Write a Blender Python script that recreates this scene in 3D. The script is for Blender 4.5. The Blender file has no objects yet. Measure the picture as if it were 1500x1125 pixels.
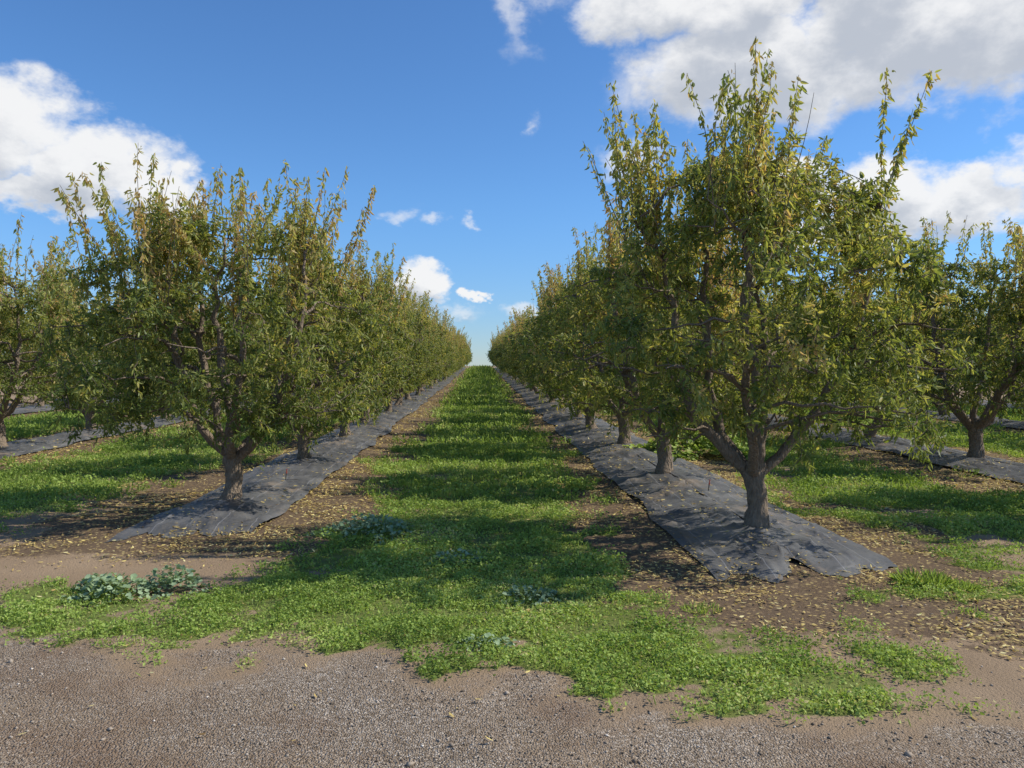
import bpy, math, numpy as np
from mathutils import Vector
rng=np.random.default_rng(7)
scene=bpy.context.scene
col=scene.collection

# ------------------------------------------------------------ noise
TAB=np.random.default_rng(3).random((256,256))
def vnoise(x,y):
    x=np.asarray(x,float);y=np.asarray(y,float)
    xi=np.floor(x).astype(int);yi=np.floor(y).astype(int)
    fx=x-xi;fy=y-yi
    fx=fx*fx*(3-2*fx);fy=fy*fy*(3-2*fy)
    a=TAB[xi%256,yi%256];b=TAB[(xi+1)%256,yi%256];c=TAB[xi%256,(yi+1)%256];d=TAB[(xi+1)%256,(yi+1)%256]
    return (a*(1-fx)+b*fx)*(1-fy)+(c*(1-fx)+d*fx)*fy
def fbm(x,y,f=1.0,o=4,s=0.0):
    t=0;a=0.5;n=0
    for i in range(o):
        t=t+a*vnoise(x*f+s*17.3+i*31.7,y*f+s*9.1+i*11.3);n+=a;a*=0.5;f*=2.03
    return t/n
def sstep(a,b,x):
    t=np.clip((x-a)/(b-a),0,1);return t*t*(3-2*t)

# ------------------------------------------------------------ layout
ROWS=[ # x, first tree y, step, fabric start, fabric left, right half width
 (2.5,6.9,3.35,5.75,0.76,0.78),(-2.72,8.5,3.5,7.2,0.58,0.62),
 (7.7,8.2,3.4,8.0,0.65,0.75),(-8.35,10.3,3.45,9.0,0.6,0.6),
 (13.1,11.0,3.4,9.5,0.65,0.65),(-14.2,18.5,3.5,16.5,0.65,0.65),
 (18.5,15.0,3.4,13.0,0.65,0.65)]
YEND=104
def height(x,y):
    x=np.asarray(x,float);y=np.asarray(y,float)
    h=1.15*(np.clip(y,0,106)/106)**1.5
    h=h-4.0*sstep(106,260,y)
    for rx,ty,st,fs,wl,wr in ROWS:
        h=h+0.12*np.exp(-((x-rx)/0.55)**2)*sstep(fs-0.3,fs+1.0,y)*(1-sstep(104,110,y))
    near=(1-sstep(30,60,np.hypot(x,y)))
    h=h+(fbm(x,y,0.9,4,1)-0.5)*0.07*near
    return h
def fab_in(x,y):
    m=np.zeros_like(x)
    for rx,ty,st,fs,wl,wr in ROWS:
        dx=x-rx
        ed=np.where(dx<0,-dx/wl,dx/wr)
        m=np.maximum(m,sstep(1.0,0.9,ed)*sstep(fs+0.1,fs+0.3,y)*(y<106))
    return m
def road_edge(x):
    return 4.08-0.27*np.clip(x,-6,2.2)+0.10*np.clip(x-2.2,0,20)+(fbm(x,x*0,1.7,3,4)-0.5)*0.6
def zones(x,y):
    n1=fbm(x,y,0.7,4,2)-0.5; n2=fbm(x,y,2.4,4,5)-0.5; n3=fbm(x,y,6.0,3,15)-0.5
    n=n1*1.0+n2*1.0+n3*0.5
    re=road_edge(x)
    gravel=sstep(0.45,-0.45,y-re+0.15+n2*1.3+n3*0.6)
    hw=1.2-0.15*sstep(12,6,y)
    g=sstep(-0.25,0.25,hw-np.abs(x+0.03)+n*1.2)*sstep(6.0,7.5,y)
    lx=np.interp(y,[3.4,3.9,4.4,4.9,5.4,5.9,6.4,7.2,8.5],[-0.6,-1.2,-1.85,-2.3,-1.9,-1.6,-1.3,-1.15,-1.15])
    rx=np.interp(y,[3.4,3.9,4.4,5.0,5.6,6.3,7.0,8.5],[2.1,1.85,1.7,1.45,1.2,1.1,1.05,1.05])
    a=sstep(-0.2,0.2,np.minimum(x-lx,rx-x)+n*1.0)*sstep(-0.05,0.3,y-re+n2*1.2+n3*0.8)*sstep(8.5,7.2,y)
    b=sstep(-0.15,0.35,0.45-np.abs(y-(5.05+0.05*(-x-2)))+n*1.5)*sstep(-1.6,-2.3,x)*0.85
    cx=5.7+0.55*sstep(11,8,y)
    c=sstep(-0.3,0.3,1.5-0.25*sstep(11,8,y)-np.abs(x+cx)+n*1.6)*sstep(7.0,7.8,y+n*1.5)
    d=sstep(-0.3,0.5,1.1-np.abs(x-5.1)+n*2.6)*sstep(5.8,7.2,y+n*2)*0.85
    e=sstep(-0.3,0.3,1.5-np.abs(x+11.3)+n*1.8)*sstep(9.0,11,y)
    f=sstep(-0.3,0.3,1.4-np.abs(x-10.4)+n*1.8)*sstep(8.0,10,y)
    f2=sstep(-0.3,0.3,1.4-np.abs(x-15.8)+n*1.8)*sstep(10.0,12,y)
    h=sstep(0.10,0.24,n1+n2*0.7+n3*0.3)*sstep(1.6,2.2,x)*sstep(3.7,4.1,y)*sstep(6.6,6.0,y)*0.7
    k=sstep(0.40,0.1,np.hypot((x-3.1)/1.6,(y-5.25)/0.7)+n*0.8)*0.6
    green=np.max([g,a,b,c,d,e,f,f2,h,k],axis=0)*(1-gravel)
    patch=sstep(0.28,0.42,fbm(x,y,1.9,4,44))
    green=green*(0.45+0.55*patch)
    green=green*(1-fab_in(x,y))*(y<150)
    lit=np.zeros_like(green)
    for r,ty,st,fs,wl,wr in ROWS:
        lit=np.maximum(lit,sstep(2.1,1.3,np.abs(x-r)+n*1.2)*sstep(fs-1.0,fs-0.1,y+n1))
    lit=np.maximum(lit,0.8*sstep(1.9,1.0,np.hypot((x-2.4)/1.5,(y-5.4)/0.75)+n*1.2))
    lit=lit*(1-gravel)*(y<112)
    return np.clip(green,0,1),np.clip(lit,0,1),np.clip(gravel,0,1)

# ------------------------------------------------------------ node helpers
def mat(name):
    m=bpy.data.materials.new(name);m.use_nodes=True
    m.node_tree.nodes.clear();return m
class NB:
    def __init__(s,nt): s.nt=nt
    def n(s,t,**k):
        nd=s.nt.nodes.new(t)
        for a,b in k.items(): setattr(nd,a,b)
        return nd
    def l(s,a,b): s.nt.links.new(a,b)
    def setin(s,sock,v):
        if isinstance(v,bpy.types.NodeSocket): s.l(v,sock)
        else: sock.default_value=v
    def math(s,op,a,b=None,c=None,clamp=False):
        nd=s.n('ShaderNodeMath',operation=op);nd.use_clamp=clamp
        s.setin(nd.inputs[0],a)
        if b is not None: s.setin(nd.inputs[1],b)
        if c is not None: s.setin(nd.inputs[2],c)
        return nd.outputs[0]
    def mix(s,f,a,b,bt='MIX'):
        nd=s.n('ShaderNodeMix',data_type='RGBA',blend_type=bt)
        s.setin(nd.inputs[0],f)
        for i,v in ((6,a),(7,b)):
            if isinstance(v,tuple): v=(*v,1) if len(v)==3 else v
            s.setin(nd.inputs[i],v)
        return nd.outputs[2]
    def noise(s,vec,scale,detail=4,rough=0.5):
        nd=s.n('ShaderNodeTexNoise');nd.inputs['Scale'].default_value=scale
        nd.inputs['Detail'].default_value=detail;nd.inputs['Roughness'].default_value=rough
        if vec is not None: s.l(vec,nd.inputs['Vector'])
        return nd.outputs['Fac']
    def voro(s,vec,scale,feature='F1'):
        nd=s.n('ShaderNodeTexVoronoi',feature=feature);nd.inputs['Scale'].default_value=scale
        if vec is not None: s.l(vec,nd.inputs['Vector'])
        return nd
    def ss(s,a,b,x):
        nd=s.n('ShaderNodeMapRange',interpolation_type='SMOOTHSTEP')
        s.setin(nd.inputs[0],x);nd.inputs[1].default_value=a;nd.inputs[2].default_value=b
        return nd.outputs[0]
    def attr(s,name):
        return s.n('ShaderNodeAttribute',attribute_name=name).outputs['Fac']
    def out(s,sh):
        o=s.n('ShaderNodeOutputMaterial');s.l(sh,o.inputs['Surface'])
    def bump(s,h,st,dist):
        nd=s.n('ShaderNodeBump');nd.inputs['Strength'].default_value=st;nd.inputs['Distance'].default_value=dist
        s.l(h,nd.inputs['Height']);return nd.outputs[0]
    def pbsdf(s,colr,rough=0.8,spec=0.3,normal=None):
        p=s.n('ShaderNodeBsdfPrincipled')
        s.setin(p.inputs['Base Color'],(*colr,1) if isinstance(colr,tuple) else colr)
        s.setin(p.inputs['Roughness'],rough)
        p.inputs['Specular IOR Level'].default_value=spec
        if normal is not None: s.l(normal,p.inputs['Normal'])
        return p.outputs[0]
    def ramp(s,f,stops):
        nd=s.n('ShaderNodeValToRGB');cr=nd.color_ramp
        while len(cr.elements)<len(stops): cr.elements.new(0.5)
        for e,(p,c) in zip(cr.elements,stops): e.position=p;e.color=(*c,1)
        s.setin(nd.inputs[0],f);return nd.outputs[0]

def ground_mat():
    m=mat('ground_soil');b=NB(m.node_tree)
    co=b.n('ShaderNodeTexCoord').outputs['Object']
    g=b.attr('green');li=b.attr('litter');gr=b.attr('gravel')
    nf=b.noise(co,9,5,.6);nm=b.noise(co,1.3,5,.55);nff=b.noise(co,60,4,.7)
    dirt=b.mix(nm,(0.24,0.165,0.10),(0.46,0.34,0.225))
    dirt=b.mix(b.math('MULTIPLY',nff,0.5),dirt,(0.18,0.125,0.08))
    v=b.voro(co,110)
    sepc=b.n('ShaderNodeSeparateColor');b.l(v.outputs['Color'],sepc.inputs[0])
    stone=b.ramp(sepc.outputs[0],[(0,(0.115,0.09,0.065)),(0.4,(0.27,0.215,0.16)),(0.75,(0.42,0.35,0.275)),(1,(0.68,0.60,0.50))])
    grav=b.mix(b.ss(0.38,0.62,b.noise(co,0.9,5,.6)),b.mix(0.8,dirt,stone),b.mix(0.4,dirt,stone))
    damp=b.ss(0.48,0.66,b.noise(co,0.8,5,.6))
    grav=b.mix(b.math('MULTIPLY',damp,0.55),grav,(0.19,0.115,0.07))
    c=b.mix(b.ss(0.3,0.7,b.math('ADD',gr,b.math('MULTIPLY',b.math('SUBTRACT',nf,0.5),0.8))),dirt,grav)
    lv=b.voro(co,28);ls=b.n('ShaderNodeSeparateColor');b.l(lv.outputs['Color'],ls.inputs[0])
    leafc=b.ramp(ls.outputs[1],[(0,(0.12,0.08,0.05)),(0.5,(0.24,0.165,0.085)),(0.8,(0.42,0.31,0.13)),(1,(0.62,0.49,0.2))])
    soil=b.mix(b.ss(0.5,0.2,lv.outputs['Distance']),(0.105,0.072,0.047),leafc)
    lm=b.ss(0.35,0.75,b.math('ADD',li,b.math('MULTIPLY',b.math('SUBTRACT',nf,0.5),1.1)))
    c=b.mix(b.math('MULTIPLY',lm,0.8),c,soil)
    gc=b.mix(b.noise(co,25,4,.6),(0.075,0.105,0.02),(0.19,0.25,0.05))
    gc=b.mix(b.math('MULTIPLY',b.ss(0.55,0.85,b.noise(co,6,4,.6)),0.5),gc,dirt)
    gm=b.ss(0.3,0.6,b.math('ADD',g,b.math('MULTIPLY',b.math('SUBTRACT',nf,0.5),1.1)))
    c=b.mix(b.math('MULTIPLY',gm,0.85),c,gc)
    h=b.math('ADD',b.math('MULTIPLY',v.outputs['Distance'],b.math('MULTIPLY',gr,-1.0)),b.math('MULTIPLY',nff,0.9))
    nrm=b.bump(h,0.9,0.016)
    b.out(b.pbsdf(c,0.95,0.08,nrm));return m
def leafy_mat(name,stops,transl=0.35,rough=0.5,spec=0.35,tint=(1.6,1.5,0.6),objrand=False):
    m=mat(name);b=NB(m.node_tree)
    t=b.attr('tint')
    if objrand:
        r=b.n('ShaderNodeObjectInfo').outputs['Random']
        t=b.math('ADD',t,b.math('MULTIPLY',b.math('SUBTRACT',r,0.5),0.2))
    c=b.ramp(t,stops)
    p=b.pbsdf(c,rough,spec)
    tr=b.n('ShaderNodeBsdfTranslucent')
    b.l(b.mix(1.0,c,tint,'MULTIPLY'),tr.inputs[0])
    mx=b.n('ShaderNodeMixShader');mx.inputs[0].default_value=transl
    b.l(p,mx.inputs[1]);b.l(tr.outputs[0],mx.inputs[2]);b.out(mx.outputs[0]);return m
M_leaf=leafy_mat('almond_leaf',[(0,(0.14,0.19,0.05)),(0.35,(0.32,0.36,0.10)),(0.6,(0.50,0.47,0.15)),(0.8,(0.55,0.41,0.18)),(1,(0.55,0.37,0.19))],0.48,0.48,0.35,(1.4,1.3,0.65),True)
M_weed=leafy_mat('weed_leaf',[(0,(0.15,0.23,0.045)),(0.6,(0.34,0.45,0.10)),(0.9,(0.45,0.53,0.16)),(1,(0.54,0.47,0.22))],0.35,0.6,0.25,(1.35,1.35,.75))
M_mallow=leafy_mat('mallow_leaf',[(0,(0.18,0.26,0.13)),(1,(0.35,0.45,0.27))],0.2,0.6,0.25)
M_fall=leafy_mat('fallen_leaf',[(0,(0.22,0.14,0.06)),(0.4,(0.46,0.33,0.12)),(0.8,(0.70,0.56,0.20)),(1,(0.75,0.66,0.33))],0.15,0.7,0.2)
def bark_mat():
    m=mat('almond_bark');b=NB(m.node_tree)
    co=b.n('ShaderNodeTexCoord').outputs['Object']
    mp=b.n('ShaderNodeMapping');mp.inputs['Scale'].default_value=(1,1,0.35);b.l(co,mp.inputs[0])
    n=b.noise(mp.outputs[0],38,6,.65);v=b.voro(mp.outputs[0],45)
    c=b.mix(n,(0.085,0.062,0.045),(0.42,0.33,0.245))
    h=b.math('ADD',n,b.math('MULTIPLY',v.outputs['Distance'],0.7))
    b.out(b.pbsdf(c,0.9,0.15,b.bump(h,1.0,0.035)));return m
M_bark=bark_mat()
def fabric_mat():
    m=mat('woven_black_fabric');b=NB(m.node_tree)
    co=b.n('ShaderNodeTexCoord').outputs['Object']
    w=b.noise(co,2.2,5,.6);f=b.noise(co,45,4,.7)
    c=b.mix(b.ss(0.35,0.75,w),(0.07,0.071,0.074),(0.16,0.158,0.155))
    c=b.mix(b.math('MULTIPLY',b.ss(0.45,0.72,f),0.35),c,(0.24,0.20,0.16))
    c=b.mix(b.math('MULTIPLY',b.ss(0.54,0.68,b.noise(co,1.4,5,.65)),0.6),c,(0.30,0.23,0.165))
    sx=b.n('ShaderNodeSeparateXYZ');b.l(co,sx.inputs[0])
    fx=b.math('ABSOLUTE',b.math('SUBTRACT',b.math('FRACT',b.math('MULTIPLY',sx.outputs[0],3.4)),0.5))
    c=b.mix(b.math('MULTIPLY',b.ss(0.018,0.008,fx),0.35),c,(0.4,0.4,0.42))
    cr=b.voro(co,1.7,'DISTANCE_TO_EDGE')
    wv=b.n('ShaderNodeTexWave');wv.inputs['Scale'].default_value=40;b.l(co,wv.inputs[0])
    h=b.math('ADD',b.math('ADD',b.math('MULTIPLY',f,.5),b.math('MULTIPLY',wv.outputs['Fac'],0.2)),b.math('MULTIPLY',b.ss(0.0,0.05,cr.outputs['Distance']),-1.2))
    b.out(b.pbsdf(c,0.45,0.5,b.bump(h,0.4,0.012)));return m
M_fab=fabric_mat()
def stone_mat():
    m=mat('gravel_stone');b=NB(m.node_tree)
    c=b.ramp(b.attr('tint'),[(0,(0.11,0.085,0.062)),(0.5,(0.27,0.215,0.16)),(0.85,(0.44,0.37,0.295)),(1,(0.68,0.61,0.52))])
    b.out(b.pbsdf(c,0.85,0.2));return m
M_stone=stone_mat()
def plain(name,c,r=0.6):
    m=mat(name);b=NB(m.node_tree);co=b.n('ShaderNodeTexCoord').outputs['Object']
    n=b.noise(co,60,3);b.out(b.pbsdf(b.mix(n,tuple(x*0.75 for x in c),tuple(min(1,x*1.15) for x in c)),r,0.35));return m

# ------------------------------------------------------------ mesh helper
def mesh_quads(name,V,F,mats,matidx=None,attrs=None,smooth=None):
    me=bpy.data.meshes.new(name)
    V=np.asarray(V,np.float32);F=np.asarray(F,np.int32)
    me.vertices.add(len(V));me.vertices.foreach_set('co',V.ravel())
    k=F.shape[1]
    me.loops.add(F.size);me.loops.foreach_set('vertex_index',F.ravel())
    me.polygons.add(len(F));me.polygons.foreach_set('loop_start',np.arange(0,F.size,k,dtype=np.int32))
    for m in mats: me.materials.append(m)
    if matidx is not None: me.polygons.foreach_set('material_index',np.asarray(matidx,np.int32))
    if smooth is not None: me.polygons.foreach_set('use_smooth',np.asarray(smooth,bool))
    me.update(calc_edges=True)
    for nm,dom,data in (attrs or []):
        a=me.attributes.new(nm,'FLOAT',dom);a.data.foreach_set('value',np.asarray(data,np.float32))
    return me
def obj(name,me,loc=(0,0,0),rot=(0,0,0),sc=(1,1,1)):
    o=bpy.data.objects.new(name,me);col.objects.link(o)
    o.location=loc;o.rotation_euler=rot;o.scale=sc;return o
def nrm(a): return a/np.maximum(np.linalg.norm(a,axis=-1,keepdims=True),1e-9)
def leaves(P,D,L,W,r,curl=0.12,fold=0.25):
    n=len(P);D=nrm(D)
    S=nrm(np.cross(D,r.normal(size=(n,3))));N=np.cross(D,S)
    L=L[:,None];W=W[:,None]
    c=curl*L
    v0=P;v1=P+D*L*.3+S*W+N*W*fold;v2=P+D*L*.68+S*W*.8+N*W*fold-N*c*.4
    v3=P+D*L-N*c;v4=P+D*L*.68-S*W*.8+N*W*fold-N*c*.4;v5=P+D*L*.3-S*W+N*W*fold
    V=np.stack([v0,v1,v2,v3,v4,v5],1).reshape(-1,3)
    b=np.arange(n)[:,None]*6
    F=np.concatenate([b+np.array([[0,1,2,3]]),b+np.array([[0,3,4,5]])],1).reshape(-1,4)
    return V,F

# ------------------------------------------------------------ trees
def make_tree(name,seed,H=4.0,R=1.55,trunk_h=0.55,tr=0.11,azs=None,nleaf=1.0,lean=0.05,nshoot=85,lsize=1.0,ntwig=430,sht=0.60):
    r=np.random.default_rng(seed)
    TV=[];TF=[];cnt=[0]
    def tube(pts,rad,sides):
        pts=np.array(pts);n=len(pts)
        d=nrm(np.gradient(pts,axis=0))
        a=np.array([0.3,0.9,0.1]);u=nrm(np.cross(d,a));v=np.cross(d,u)
        th=np.arange(sides)*2*math.pi/sides
        ring=pts[:,None,:]+np.array(rad)[:,None,None]*(np.cos(th)[None,:,None]*u[:,None,:]+np.sin(th)[None,:,None]*v[:,None,:])
        if sides>=8: ring=ring+(r.random(ring.shape)-.5)*np.array(rad)[:,None,None]*0.28
        TV.append(ring.reshape(-1,3))
        i=np.arange(n-1)[:,None]*sides;j=np.arange(sides)[None,:];k=(j+1)%sides
        F=np.stack([i+j,i+k,i+sides+k,i+sides+j],-1).reshape(-1,4)+cnt[0]
        TF.append(F);cnt[0]+=n*sides
    def path(p,d,L,n,up,wob):
        pts=[np.array(p,float)];d=np.array(d,float)
        for i in range(n):
            d=d+np.array([0,0,up])+r.normal(size=3)*wob;d/=np.linalg.norm(d)
            pts.append(pts[-1]+d*L/n)
        return np.array(pts)
    def bez(p,q,d0,n,wob):
        L=np.linalg.norm(q-p);c1=p+d0*L*0.45;c2=q-nrm(q-p)*L*0.25+r.normal(size=3)*L*0.1
        t=np.linspace(0,1,n+1)[:,None]
        pts=(1-t)**3*p+3*(1-t)**2*t*c1+3*(1-t)*t*t*c2+t**3*q
        pts[1:-1]+=r.normal(size=(n-1,3))*wob
        return pts
    LP=[];LD=[];LT=[];LL=[]
    def addleaves(pts,n,down,ten,t0=0.1,spread=0.02,rnd=0.55):
        n=int(n*nleaf)
        if n<1: return
        t=(t0+(1-t0)*r.random(n))*(len(pts)-1);i=np.minimum(t.astype(int),len(pts)-2);f=(t-i)[:,None]
        P=pts[i]*(1-f)+pts[i+1]*f;dd=nrm(pts[i+1]-pts[i])
        D=dd*0.35+r.normal(size=(n,3))*rnd+np.array([0,0,-down])
        LP.append(P+r.normal(size=(n,3))*spread);LD.append(D);LT.append(ten+r.normal(size=n)*0.17)
        LL.append(r.uniform(0.042,0.082,n)*lsize)
    lx,ly=r.normal(size=2)*lean
    tp=[];trd=[]
    for k in range(10):
        t=k/9;tp.append([lx*t+0.018*math.sin(t*7+seed),ly*t+0.018*math.cos(t*6+seed),-0.12+t*(trunk_h+0.12)])
        trd.append(tr*(1.40-0.55*min(1,t*2.2)+0.30*max(0,t-0.6)))
    tube(tp,trd,14)
    fork=np.array(tp[-1])
    ZB=H-0.85
    def envR(z,az):
        u=(z-0.8)/(ZB-0.8)
        base=np.interp(u,[0,0.12,0.35,0.55,0.75,0.9,1.0],[0.68,0.92,1.0,0.93,0.76,0.60,0.42])
        nn=fbm(np.cos(az)*1.3+5+seed,np.sin(az)*1.3+z*0.9,1.2,3,seed)
        return R*base*(0.66+0.68*nn)
    def sample(n,inner):
        out=[]
        while len(out)<n:
            z=r.uniform(0.85,ZB);az=r.random()*6.283
            e=envR(z,az);rad=e*(inner+(1-inner)*r.random()**0.6)
            if r.random()>e/R+0.1: continue
            p=np.array([rad*math.cos(az),rad*math.sin(az),z])
            out.append(p)
        return np.array(out)
    if azs is None:
        a0=r.random()*6.28;azs=[a0+i*2*math.pi/5+r.normal()*0.2 for i in range(5)]+[r.random()*6.28]
    sk=[];skd=[]
    for i,az in enumerate(azs):
        last=i==len(azs)-1
        zt=ZB*r.uniform(0.80,0.95);rt=R*(r.uniform(0.5,0.72) if not last else 0.1)
        q=np.array([rt*math.cos(az),rt*math.sin(az),zt])
        st=fork+np.array([0,0,-r.uniform(0.02,0.2)])
        tl=math.radians(55 if not last else 10)
        pts=bez(st,q,np.array([math.sin(tl)*math.cos(az),math.sin(tl)*math.sin(az),math.cos(tl)]),12,0.03)
        tube(pts,np.linspace(r.uniform(0.048,0.066),0.012,13),8)
        sk.append(pts[2:]);skd.append(nrm(np.gradient(pts,axis=0))[2:])
    SK=np.concatenate(sk);SD=np.concatenate(skd)
    s2=[];s2d=[]
    for q in sample(64,0.45):
        w=SK-q;dist=np.linalg.norm(w,axis=1)+np.maximum(0,SK[:,2]-q[2]+0.15)*1.2
        j=np.argmin(dist);p=SK[j]
        pts=bez(p,q,nrm(SD[j]*0.7+r.normal(size=3)*0.35),8,0.02)
        L=np.linalg.norm(q-p)
        tube(pts,np.linspace(0.010+0.011*min(L,1),0.005,9),5)
        s2.append(pts[1:]);s2d.append(nrm(np.gradient(pts,axis=0))[1:])
    S2=np.concatenate(s2+[SK[::2]]);S2D=np.concatenate(s2d+[SD[::2]])
    tg=sample(int(ntwig*1.9),0.30)
    cl=(fbm(tg[:,0]+tg[:,2]*0.6,tg[:,1]-tg[:,2]*0.5,1.9,2,seed+3)+fbm(tg[:,2],tg[:,0]-tg[:,1],2.2,2,seed+5))/2
    tg=tg[np.argsort(-cl+r.normal(size=len(cl))*0.06)][:ntwig]
    for q in tg:
        j=np.argmin(np.linalg.norm(S2-q,axis=1)+np.maximum(0,S2[:,2]-q[2])*0.5);p=S2[j]
        dq=np.linalg.norm(q-p)
        if dq<0.28: q=p+(q-p)*(0.28/max(dq,0.05))
        up=nrm(S2D[j]*0.5+np.array([0,0,0.35])+r.normal(size=3)*0.4)
        tpth=bez(p,q+np.array([0,0,-0.05]),up,5,0.012)
        tube(tpth,np.linspace(0.006,0.002,6),3)
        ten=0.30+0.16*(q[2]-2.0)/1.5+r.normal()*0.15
        addleaves(tpth,23,0.5,ten,0.3)
        for k in range(3):
            w=r.integers(2,6);tw=path(tpth[w],nrm(r.normal(size=3)+np.array([0,0,0.15])),r.uniform(0.14,0.34),3,-0.14,0.15)
            tube(tw,np.linspace(0.003,0.0015,4),3)
            addleaves(tw,19,0.5,ten,0.0)
    cand=S2[(S2[:,2]>ZB*0.60)]
    for k in range(nshoot):
        p=cand[r.integers(len(cand))]
        d=nrm(np.array([p[0]*0.10,p[1]*0.10,1.0])+r.normal(size=3)*0.14)
        top=H-0.75*r.random()-0.10*np.hypot(p[0],p[1])
        L=np.clip(top-p[2],0.35,1.4)
        sh=path(p,d,L,7,0.03,0.06)
        tube(sh,np.linspace(0.006,0.002,8),3)
        bare=r.random()<0.14
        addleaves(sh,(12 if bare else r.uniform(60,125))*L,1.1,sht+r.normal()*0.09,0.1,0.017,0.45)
    TVa=np.concatenate(TV);TFa=np.concatenate(TF)
    P=np.concatenate(LP);D=np.concatenate(LD);T=np.concatenate(LT);LLn=np.concatenate(LL)
    T=T+0.16*(fbm(P[:,0]*1+P[:,2],P[:,1],2.0,2,seed)-0.5)*2
    V,F=leaves(P,D,LLn,LLn*r.uniform(0.13,0.19,len(P)),r,0.18)
    F=F+len(TVa)
    Vall=np.concatenate([TVa,V]);Fall=np.concatenate([TFa,F])
    mi=np.concatenate([np.zeros(len(TFa)),np.ones(len(F))])
    tint=np.concatenate([np.zeros(len(TFa)),np.repeat(np.clip(T,0,1),2)])
    print(name,len(P),'leaves',Vall[:,2].max())
    return mesh_quads(name,Vall,Fall,[M_bark,M_leaf],mi,[('tint','FACE',tint)],mi==0)

heroR=make_tree('almond_tree_mesh_a',11,H=4.2,R=1.6,trunk_h=0.60,tr=0.105,azs=[math.radians(a) for a in (175,15,60,120,250,310)],nshoot=85,ntwig=420,sht=0.54)
heroL=make_tree('almond_tree_mesh_b',23,H=3.85,R=1.58,trunk_h=0.52,tr=0.10,ntwig=390,nshoot=120,sht=0.72)
var=[make_tree('almond_tree_mesh_%s'%c,s,H=3.85,R=1.6,trunk_h=0.52+0.1*(s%2),tr=0.092+0.008*(s%3),lean=0.1,nleaf=0.78,lsize=1.1,nshoot=85,ntwig=340,sht=0.64) for c,s in (('c',31),('d',42),('e',55),('f',68),('g',77))]
tr=np.random.default_rng(99)
for ri,(rx,ty,st,fs,wl,wr) in enumerate(ROWS):
    k=0;y=ty
    while y<YEND:
        if ri==0 and k==0: me,rz,s=heroR,0.0,1.0
        elif ri==1 and k==0: me,rz,s=heroL,0.6,1.0
        else: me,rz,s=var[tr.integers(5)],tr.random()*6.28,tr.uniform(0.93,1.06)
        x=rx+tr.normal()*0.07*(k>0)
        yy=y+tr.normal()*0.12*(k>0)
        if ri==2: s*=1.04
        z=float(height(np.array([x]),np.array([yy]))[0])
        obj('almond_tree',me,(x,yy,z-0.01),(0,0,rz),(s,s,s*tr.uniform(0.96,1.04)))
        y+=st;k+=1

# ------------------------------------------------------------ ground
def axis(segs):
    return np.concatenate([np.arange(a,b_,s) for a,b_,s in segs])
gx=np.concatenate([-np.geomspace(1500,22,30),axis([(-20.5,-6,0.14),(-6,5,0.06),(5,20.5,0.14)]),np.geomspace(21.5,1500,30)])
gy=np.concatenate([-np.geomspace(800,2,16),axis([(-1,2.4,0.4),(2.4,9,0.05),(9,16,0.1),(16,40,0.3),(40,112,1.0)]),np.geomspace(114,2500,34)])
X,Y=np.meshgrid(gx,gy)
xf,yf=X.ravel(),Y.ravel()
Z=height(xf,yf)-0.03*fab_in(xf,yf)
g,l,gr=zones(xf,yf)
nx,ny=len(gx),len(gy)
i=(np.arange(ny-1)[:,None]*nx+np.arange(nx-1)[None,:]).ravel()
F=np.stack([i,i+1,i+1+nx,i+nx],1)
me=mesh_quads('ground_mesh',np.stack([xf,yf,Z],1),F,[ground_mat()],None,[('green','POINT',g),('litter','POINT',l),('gravel','POINT',gr)],np.ones(len(F),bool))
obj('ground',me)

# ------------------------------------------------------------ fabric
def fabric(rx,fs,wl,wr):
    Vs=[];Fs=[];c=0
    yy=np.concatenate([axis([(fs,fs+8,0.06),(fs+8,fs+25,0.25)]),np.arange(fs+25,105,1.0)])
    for s,(a,b_,off,jit) in enumerate(((-wl,0.05,0.0,0.0),(-0.02,wr,0.008,0.18))):
        u=np.linspace(0,1,27)
        U,YY=np.meshgrid(u,yy)
        ea=(fbm(YY,YY*0+rx,0.8,4,s)-0.5)*0.26
        XX=rx+a+(b_-a)*U+ea*(1-U if s==0 else U)
        t=np.clip((YY-fs)/1.0,0,1)
        Y2=YY+(1-t)*((fbm(U*3,U*0+rx,1.4,4,s+3)-0.5)*0.8+jit+(0.25*(U-0.5) if s==0 else -0.15*U))
        endf=sstep(0,0.25,YY-fs)
        ef=sstep(0,0.08,U)*sstep(1,0.92,U)
        ridge=np.abs(fbm(XX*1.5+Y2*0.8,Y2*0.5-XX,2.2,2,s+12)-0.5)
        wr_=(fbm(XX*2.5,Y2*0.9,2.6,3,s+8)-0.3)*0.05+np.clip(0.07-ridge,0,1)*0.35
        ZZ=height(XX,Y2)+0.004+(0.008+off)*endf+wr_*(1-sstep(25,50,YY))*(0.15+0.85*endf)*(0.3+0.7*ef)
        Vs.append(np.stack([XX,Y2,ZZ],-1).reshape(-1,3))
        n=len(u);i=(np.arange(len(yy)-1)[:,None]*n+np.arange(n-1)[None,:]).ravel()
        Fs.append(np.stack([i,i+1,i+1+n,i+n],1)+c);c+=n*len(yy)
    V=np.concatenate(Vs);F=np.concatenate(Fs)
    me=mesh_quads('landscape_fabric_mesh',V,F,[M_fab],None,None,np.ones(len(F),bool))
    obj('landscape_fabric',me)
for rx,ty,st,fs,wl,wr in ROWS: fabric(rx,fs,wl,wr)

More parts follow.
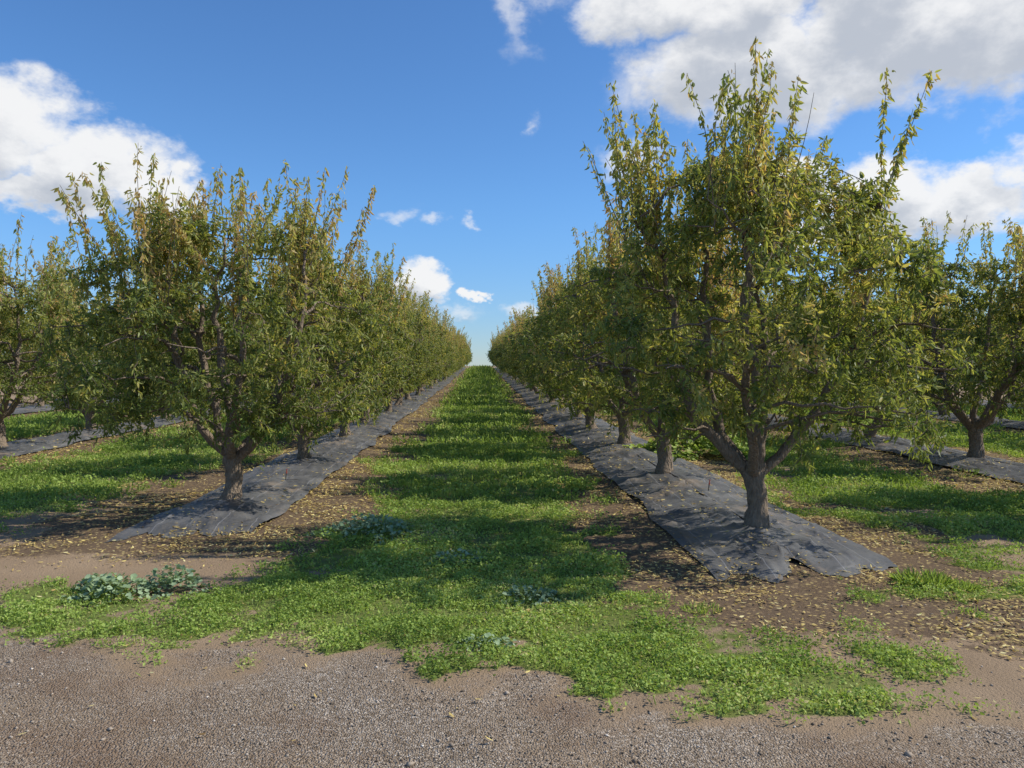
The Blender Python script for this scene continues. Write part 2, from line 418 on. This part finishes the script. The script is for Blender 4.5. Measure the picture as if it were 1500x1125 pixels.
# ------------------------------------------------------------ weeds / grass
def scatter(n,x0,x1,y0,y1,r):
    return r.uniform(x0,x1,n),r.uniform(y0,y1,n)
r=np.random.default_rng(5)
Ps=[];Ds=[];Ls=[];Ws=[];Ts=[]
bands=[(3.3,6,-5,4.5,9500,.016,.05),(6,9,-7,6.5,4500,.021,.065),(9,15,-12.5,12,1500,.032,.08),(15,28,-13,17,420,.055,.10),(28,55,-13,17,110,.10,.13),(55,106,-7,7,40,.17,.16)]
for y0,y1,x0,x1,den,ls,hh in bands:
    n=int((y1-y0)*(x1-x0)*den)
    x,y=scatter(n,x0,x1,y0,y1,r)
    ok=(np.abs(x)<y*0.78+1.5);x=x[ok];y=y[ok]
    g_,l_,gr_=zones(x,y)
    cl=fbm(x,y,3.5,3,7);cl2=fbm(x,y,9,2,9)
    p=g_*(0.2+1.2*sstep(0.30,0.6,cl))
    ok=r.random(len(x))<p;x=x[ok];y=y[ok];cl=cl[ok];cl2=cl2[ok];n=len(x)
    hgt=hh*(0.25+1.2*sstep(0.3,0.7,cl)*(0.4+cl2))*r.random(n)**0.7
    z=height(x,y)+hgt
    blade=r.random(n)<(0.16 if y0<9 else 0.45)
    D=np.stack([r.normal(size=n),r.normal(size=n),np.where(blade,1.6,r.normal(size=n)*0.35+0.15)],1)
    L=ls*r.uniform(0.6,1.4,n)*np.where(blade,2.6,1)
    W=L*np.where(blade,0.06,0.36)
    Ps.append(np.stack([x,y,np.where(blade,z-hgt,z)],1));Ds.append(D);Ls.append(L);Ws.append(W)
    Ts.append(np.clip(0.25+1.1*(fbm(x,y,1.3,3,12)-0.3)+r.normal(size=n)*0.16+(r.random(n)<0.02)*0.4,0,1))
P=np.concatenate(Ps);V,F=leaves(P,np.concatenate(Ds),np.concatenate(Ls),np.concatenate(Ws),r,0.15)
T=np.repeat(np.concatenate(Ts),2)
print('weeds',len(P))
obj('grass',mesh_quads('grass_mesh',V,F,[M_weed],None,[('tint','FACE',T)]))

# fallen leaves
Ps=[];Ls=[];Ts=[]
for y0,y1,x0,x1,den,ls in [(3.2,8,-6,6,850,.034),(8,14,-10,10,560,.044),(14,30,-13,15,170,.065),(30,60,-9,9,30,.10)]:
    n=int((y1-y0)*(x1-x0)*den);x,y=scatter(n,x0,x1,y0,y1,r)
    g_,l_,gr_=zones(x,y);fi=fab_in(x,y);cl=fbm(x,y,2.0,4,21)
    p=np.clip(l_*(1-fi*0.88)*(0.10+1.5*sstep(0.38,0.66,cl))+0.015*(1-gr_)+0.004,0,1)*(1-0.6*g_)
    ok=r.random(n)<p;x=x[ok];y=y[ok];fi=fi[ok];n=len(x)
    Ps.append(np.stack([x,y,height(x,y)+0.010+0.02*fi+r.random(n)*0.012],1));Ls.append(ls*r.uniform(.6,1.35,n));Ts.append(np.clip(r.normal(size=n)*0.28+0.52,0,1))
P=np.concatenate(Ps);L=np.concatenate(Ls);n=len(P)
D=np.stack([r.normal(size=n),r.normal(size=n),r.normal(size=n)*0.15],1)
D=nrm(D);S=nrm(np.cross(D,np.array([0,0,1.0])+r.normal(size=(n,3))*0.3));N=np.cross(D,S)
Lc=L[:,None];W=Lc*0.17
V=np.stack([P,P+D*Lc*.3+S*W+N*W*.4,P+D*Lc*.68+S*W*.8+N*W*.4,P+D*Lc,P+D*Lc*.68-S*W*.8+N*W*.4,P+D*Lc*.3-S*W+N*W*.4],1).reshape(-1,3)
b_=np.arange(n)[:,None]*6
F=np.concatenate([b_+np.array([[0,1,2,3]]),b_+np.array([[0,3,4,5]])],1).reshape(-1,4)
obj('fallen_leaves',mesh_quads('fallen_leaves_mesh',V,F,[M_fall],None,[('tint','FACE',np.repeat(np.concatenate(Ts),2))]))
print('fallen',n)

# gravel stones
n=90000;x=r.uniform(-5,5,n);y=r.uniform(2.4,5.8,n)
g_,l_,gr_=zones(x,y);ok=(r.random(n)<np.clip(gr_*(0.12+1.1*sstep(.42,.68,fbm(x,y,1.5,3,31)))+0.06,0,1)*(1-g_*0.9));x=x[ok];y=y[ok];n=len(x)
s=0.002+0.007*r.random(n)**4+0.012*(r.random(n)<0.002)
base=np.array([[1,0,0],[0,1,0],[-1,0,0],[0,-1,0],[0,0,.75],[0,0,-.75]],float)
ang=r.random(n)*6.28;ca,sa=np.cos(ang),np.sin(ang)
B=base[None]*(0.65+0.7*r.random((n,6,1)))+r.normal(size=(n,6,3))*0.15
B=B*np.stack([s*r.uniform(.8,1.4,n),s,s],1)[:,None,:]
Bx=B[...,0]*ca[:,None]-B[...,1]*sa[:,None];By=B[...,0]*sa[:,None]+B[...,1]*ca[:,None]
C=np.stack([x,y,height(x,y)+s*0.3],1)
V=(np.stack([Bx,By,B[...,2]],-1)+C[:,None,:]).reshape(-1,3)
tri=np.array([[0,1,4],[1,2,4],[2,3,4],[3,0,4],[1,0,5],[2,1,5],[3,2,5],[0,3,5]])
F=(np.arange(n)[:,None,None]*6+tri[None]).reshape(-1,3)
obj('gravel',mesh_quads('gravel_mesh',V,F,[M_stone],None,[('tint','FACE',np.repeat(np.clip(r.normal(size=n)*.25+.45,0,1),8))]))

# mallow plants
def mallow(cx,cy,rad,hh,n,name='mallow_plant',size=0.035,m=M_mallow,seed=1):
    q=np.random.default_rng(seed)
    th=q.random(n)*6.28;rr=rad*np.sqrt(q.random(n))*(0.6+0.8*vnoise(np.cos(th)*3+5,np.sin(th)*3+seed))
    x=cx+rr*np.cos(th)*1.3;y=cy+rr*np.sin(th)*0.9
    z=height(x,y)+hh*np.clip(1.1-(rr/rad)**2,0.1,1)*q.uniform(0.3,1,n)
    P=np.stack([x,y,z],1);az=q.random(n)*6.28;L=size*q.uniform(.6,1.5,n)
    D=np.stack([np.cos(az),np.sin(az),q.normal(size=n)*0.4],1);D=nrm(D)
    S=nrm(np.cross(D,np.array([0,0,1.0])+q.normal(size=(n,3))*0.45));N=np.cross(S,D)
    Lc=L[:,None];W=Lc*0.55
    V=np.stack([P,P+D*Lc*.25+S*W+N*W*.3,P+D*Lc*.8+S*W*.8+N*W*.3,P+D*Lc,P+D*Lc*.8-S*W*.8+N*W*.3,P+D*Lc*.25-S*W+N*W*.3],1).reshape(-1,3)
    b_=np.arange(n)[:,None]*6
    F=np.concatenate([b_+np.array([[0,1,2,3]]),b_+np.array([[0,3,4,5]])],1).reshape(-1,4)
    obj(name,mesh_quads(name+'_mesh',V,F,[m],None,[('tint','FACE',np.repeat(q.random(n),2))]))
mallow(-2.55,5.45,0.22,0.15,480,seed=1,size=.03)
mallow(-2.2,5.6,0.17,0.18,340,seed=2,size=.03)
mallow(-2.75,5.6,0.12,0.12,160,seed=8,size=.03)
mallow(-1.05,7.3,0.36,0.17,700,seed=3,size=.03)
mallow(0.33,5.25,0.17,0.09,220,size=.026,seed=4)
mallow(0.05,4.35,0.14,0.06,140,size=.022,seed=5)
mallow(-0.2,6.3,0.2,0.1,200,seed=9,size=.028)
mallow(3.7,13.0,0.75,0.5,2200,'weed_bush',0.06,M_weed,6)
mallow(-3.9,22,0.8,0.5,1500,'weed_bush',0.07,M_weed,7)
def tuft(cx,cy,rad,hh,n,seed):
    q=np.random.default_rng(seed);th=q.random(n)*6.28;rr=rad*np.sqrt(q.random(n))
    x=cx+rr*np.cos(th)*1.4;y=cy+rr*np.sin(th)
    D=np.stack([np.cos(th)*rr/rad*0.8+q.normal(size=n)*.3,np.sin(th)*rr/rad*.8+q.normal(size=n)*.3,np.ones(n)],1)
    L=hh*q.uniform(.4,1.2,n);V,F=leaves(np.stack([x,y,height(x,y)-.005],1),D,L,L*0.02+0.0008,q,0.3)
    obj('grass_tuft',mesh_quads('grass_tuft_mesh',V,F,[M_weed],None,[('tint','FACE',np.repeat(np.clip(q.normal(size=n)*.2+.6,0,1),2))]))
tuft(3.2,5.45,0.12,0.10,520,1);tuft(3.4,5.35,0.09,0.06,200,2);tuft(1.45,5.0,0.09,0.05,160,3)

# irrigation sprinklers
M_red=plain('red_plastic',(0.40,0.09,0.06));M_blk=plain('black_plastic',(0.03,0.03,0.03))
def stake(x,y,h=0.13):
    z=float(height(np.array([x]),np.array([y]))[0])+0.02
    bpy.ops.object.empty_add(location=(x,y,z));e=bpy.context.object;e.name='irrigation_sprinkler'
    def part(nm,r1,r2,dep,zc,m,sd=12,xo=0,rot=(0,0,0)):
        bpy.ops.mesh.primitive_cone_add(vertices=sd,radius1=r1,radius2=r2,depth=dep,location=(xo,0,zc),rotation=rot)
        o=bpy.context.object;o.name=nm;o.parent=e;o.data.materials.append(m)
    part('stake',0.004,0.006,h,h/2-0.03,M_blk)
    part('collar',0.009,0.009,0.024,h-0.03,M_red)
    part('nozzle',0.007,0.004,0.024,h-0.004,M_red)
    part('spinner',0.012,0.012,0.004,h+0.012,M_red,8)
    part('feed_tube',0.003,0.003,0.26,0.012,M_blk,8,0.13,(0,math.radians(90),0))
    e.rotation_euler=(0.08,0.1,0.7)
stake(2.6,8.75);stake(-2.5,9.95)

# ------------------------------------------------------------ sun, world, camera
EL=math.radians(43);AZ=math.radians(2)
sv=Vector((math.cos(EL)*math.cos(AZ),math.cos(EL)*math.sin(AZ),math.sin(EL)))
ld=bpy.data.lights.new('sun','SUN');ld.energy=5.0;ld.angle=math.radians(0.53);ld.color=(1,0.95,0.85)
lo=bpy.data.objects.new('sun',ld);col.objects.link(lo);lo.rotation_euler=sv.to_track_quat('Z','Y').to_euler();lo.location=(20,0,20)
w=bpy.data.worlds.new('World');scene.world=w;w.use_nodes=True;nt=w.node_tree;nt.nodes.clear();b=NB(nt)
sky=b.n('ShaderNodeTexSky',sky_type='NISHITA');sky.sun_disc=False;sky.sun_elevation=EL;sky.sun_rotation=math.radians(88)
sky.air_density=1.0;sky.dust_density=0.0;sky.ozone_density=3.0
bg1=b.n('ShaderNodeBackground');bg1.inputs[1].default_value=0.15
co=b.n('ShaderNodeTexCoord').outputs['Generated']
sp=b.n('ShaderNodeSeparateXYZ');b.l(co,sp.inputs[0])
hz=b.mix(b.ss(-0.02,0.22,sp.outputs[2]),(0.44,0.58,0.84),(0.52,0.78,1.04))
b.l(b.mix(1.0,sky.outputs[0],hz,'MULTIPLY'),bg1.inputs[0])
az0=b.math('ARCTAN2',sp.outputs[0],sp.outputs[1]);el0=b.math('ARCSINE',sp.outputs[2])
def nz(scale,det,ro,off):
    mp=b.n('ShaderNodeMapping');mp.inputs['Scale'].default_value=(1,1,1.5);mp.inputs['Location'].default_value=off;b.l(co,mp.inputs[0])
    return b.noise(mp.outputs[0],scale,det,ro)
W1=nz(16,5,.6,(3.1,1.7,0));W2=nz(16,5,.6,(9.3,4.1,2.2))
az=b.math('ADD',az0,b.math('MULTIPLY',b.math('SUBTRACT',W1,0.5),math.radians(7)))
el=b.math('ADD',el0,b.math('MULTIPLY',b.math('SUBTRACT',W2,0.5),math.radians(4.5)))
N1=nz(9,9,.6,(0,0,0));N2=nz(9,9,.6,(0.012,0,0.03))
CL=[(-31.5,14.3,6.0,3.3,1.0),(-27.0,12.8,5.8,3.1,1.0),(-22.5,11.6,3.6,2.0,1.0),(-28.0,10.6,5.5,1.5,1.0),(-37,14,6,4,1.0),
 (20,20.0,9.5,4.6,1.1),(27,22.5,7,4.5,1.1),(31,20,11,4.8,1.1),(15,24.8,9,3.0,1.0),(28,27,14,5,1.0),(40,20,9,5,1.0),(20,24.5,6,3,1),
 (27,11.5,5.5,2.4,1.0),(33,10.2,6,2.6,1.0),(25,9.0,6,1.6,1.0),(21.5,13,3.5,1.3,1.0),(40,12,6,3,1.0),
 (-4.3,6.2,2.3,1.9,1.0),(-5.4,5.2,2.3,1.2,1.0),(-0.5,5.2,1.0,.65,1.0),
 (-70,20,14,5,1.0),(-110,25,18,7,1.0),(75,16,14,5,1.0),(120,28,18,7,1.0),(170,22,24,7,1.0)]
WISP=[(10.8,14.7,3.6,2.0,1.3),(-6.6,10.7,2.2,.8,1),(-0.8,10.6,.8,.6,.8),(-3.2,10.4,1.5,.6,.9),(2.6,24.0,2.0,3.6,1),(3.8,17.0,.8,.8,.45),(-3.0,3.8,3.5,.9,1),(2.5,4.2,2.4,.7,1),(5,26,6,2,1),(11,19,3,2.5,.7)]
def mask(da,de,lst):
    cur=None
    a_=b.math('ADD',az,math.radians(da));e_=b.math('ADD',el,math.radians(de))
    for A,E,ra,re,wt in lst:
        u=b.math('MULTIPLY_ADD',a_,57.2958/ra,-A/ra);v=b.math('MULTIPLY_ADD',e_,57.2958/re,-E/re)
        d2=b.math('MULTIPLY_ADD',u,u,b.math('MULTIPLY',v,v))
        m_=b.math('MULTIPLY_ADD',b.math('SQRT',d2),-wt,wt)
        cur=m_ if cur is None else b.math('MAXIMUM',cur,m_)
    return cur
m1=b.math('MAXIMUM',mask(0,0,CL),-0.6);m2=b.math('MAXIMUM',mask(1.2,2.0,CL),-0.6)
mw=mask(0,0,WISP)
d1=b.math('ADD',m1,b.math('MULTIPLY',b.math('SUBTRACT',N1,0.5),1.4))
d2=b.math('ADD',m2,b.math('MULTIPLY',b.math('SUBTRACT',N2,0.5),2.0))
dens=b.ss(-0.08,0.42,d1)
dw=b.math('MULTIPLY',b.ss(0.0,1.2,b.math('ADD',mw,b.math('MULTIPLY',b.math('SUBTRACT',N1,0.45),3.0))),b.ss(-0.1,0.6,mw))
dens=b.math('MAXIMUM',dens,b.math('MULTIPLY',dw,0.6))
shade=b.ss(0.05,0.9,d2)
cc=b.mix(shade,(1.0,1.0,1.0),(0.56,0.60,0.67))
bg2=b.n('ShaderNodeBackground');bg2.inputs[1].default_value=0.93;b.l(cc,bg2.inputs[0])
mx=b.n('ShaderNodeMixShader');b.l(b.math('MULTIPLY',dens,0.96),mx.inputs[0]);b.l(bg1.outputs[0],mx.inputs[1]);b.l(bg2.outputs[0],mx.inputs[2])
wo=b.n('ShaderNodeOutputWorld');b.l(mx.outputs[0],wo.inputs[0])

cd=bpy.data.cameras.new('camera');cd.lens=27.2;cd.sensor_width=36;cd.clip_end=6000;cd.clip_start=0.05
cam=bpy.data.objects.new('camera',cd);col.objects.link(cam)
cam.location=(0,0,1.6+float(height(np.array([0.0]),np.array([4.0]))[0]))
cam.rotation_euler=(math.radians(90-1.44),0,math.radians(-2.27))
scene.camera=cam
scene.view_settings.view_transform='Standard'
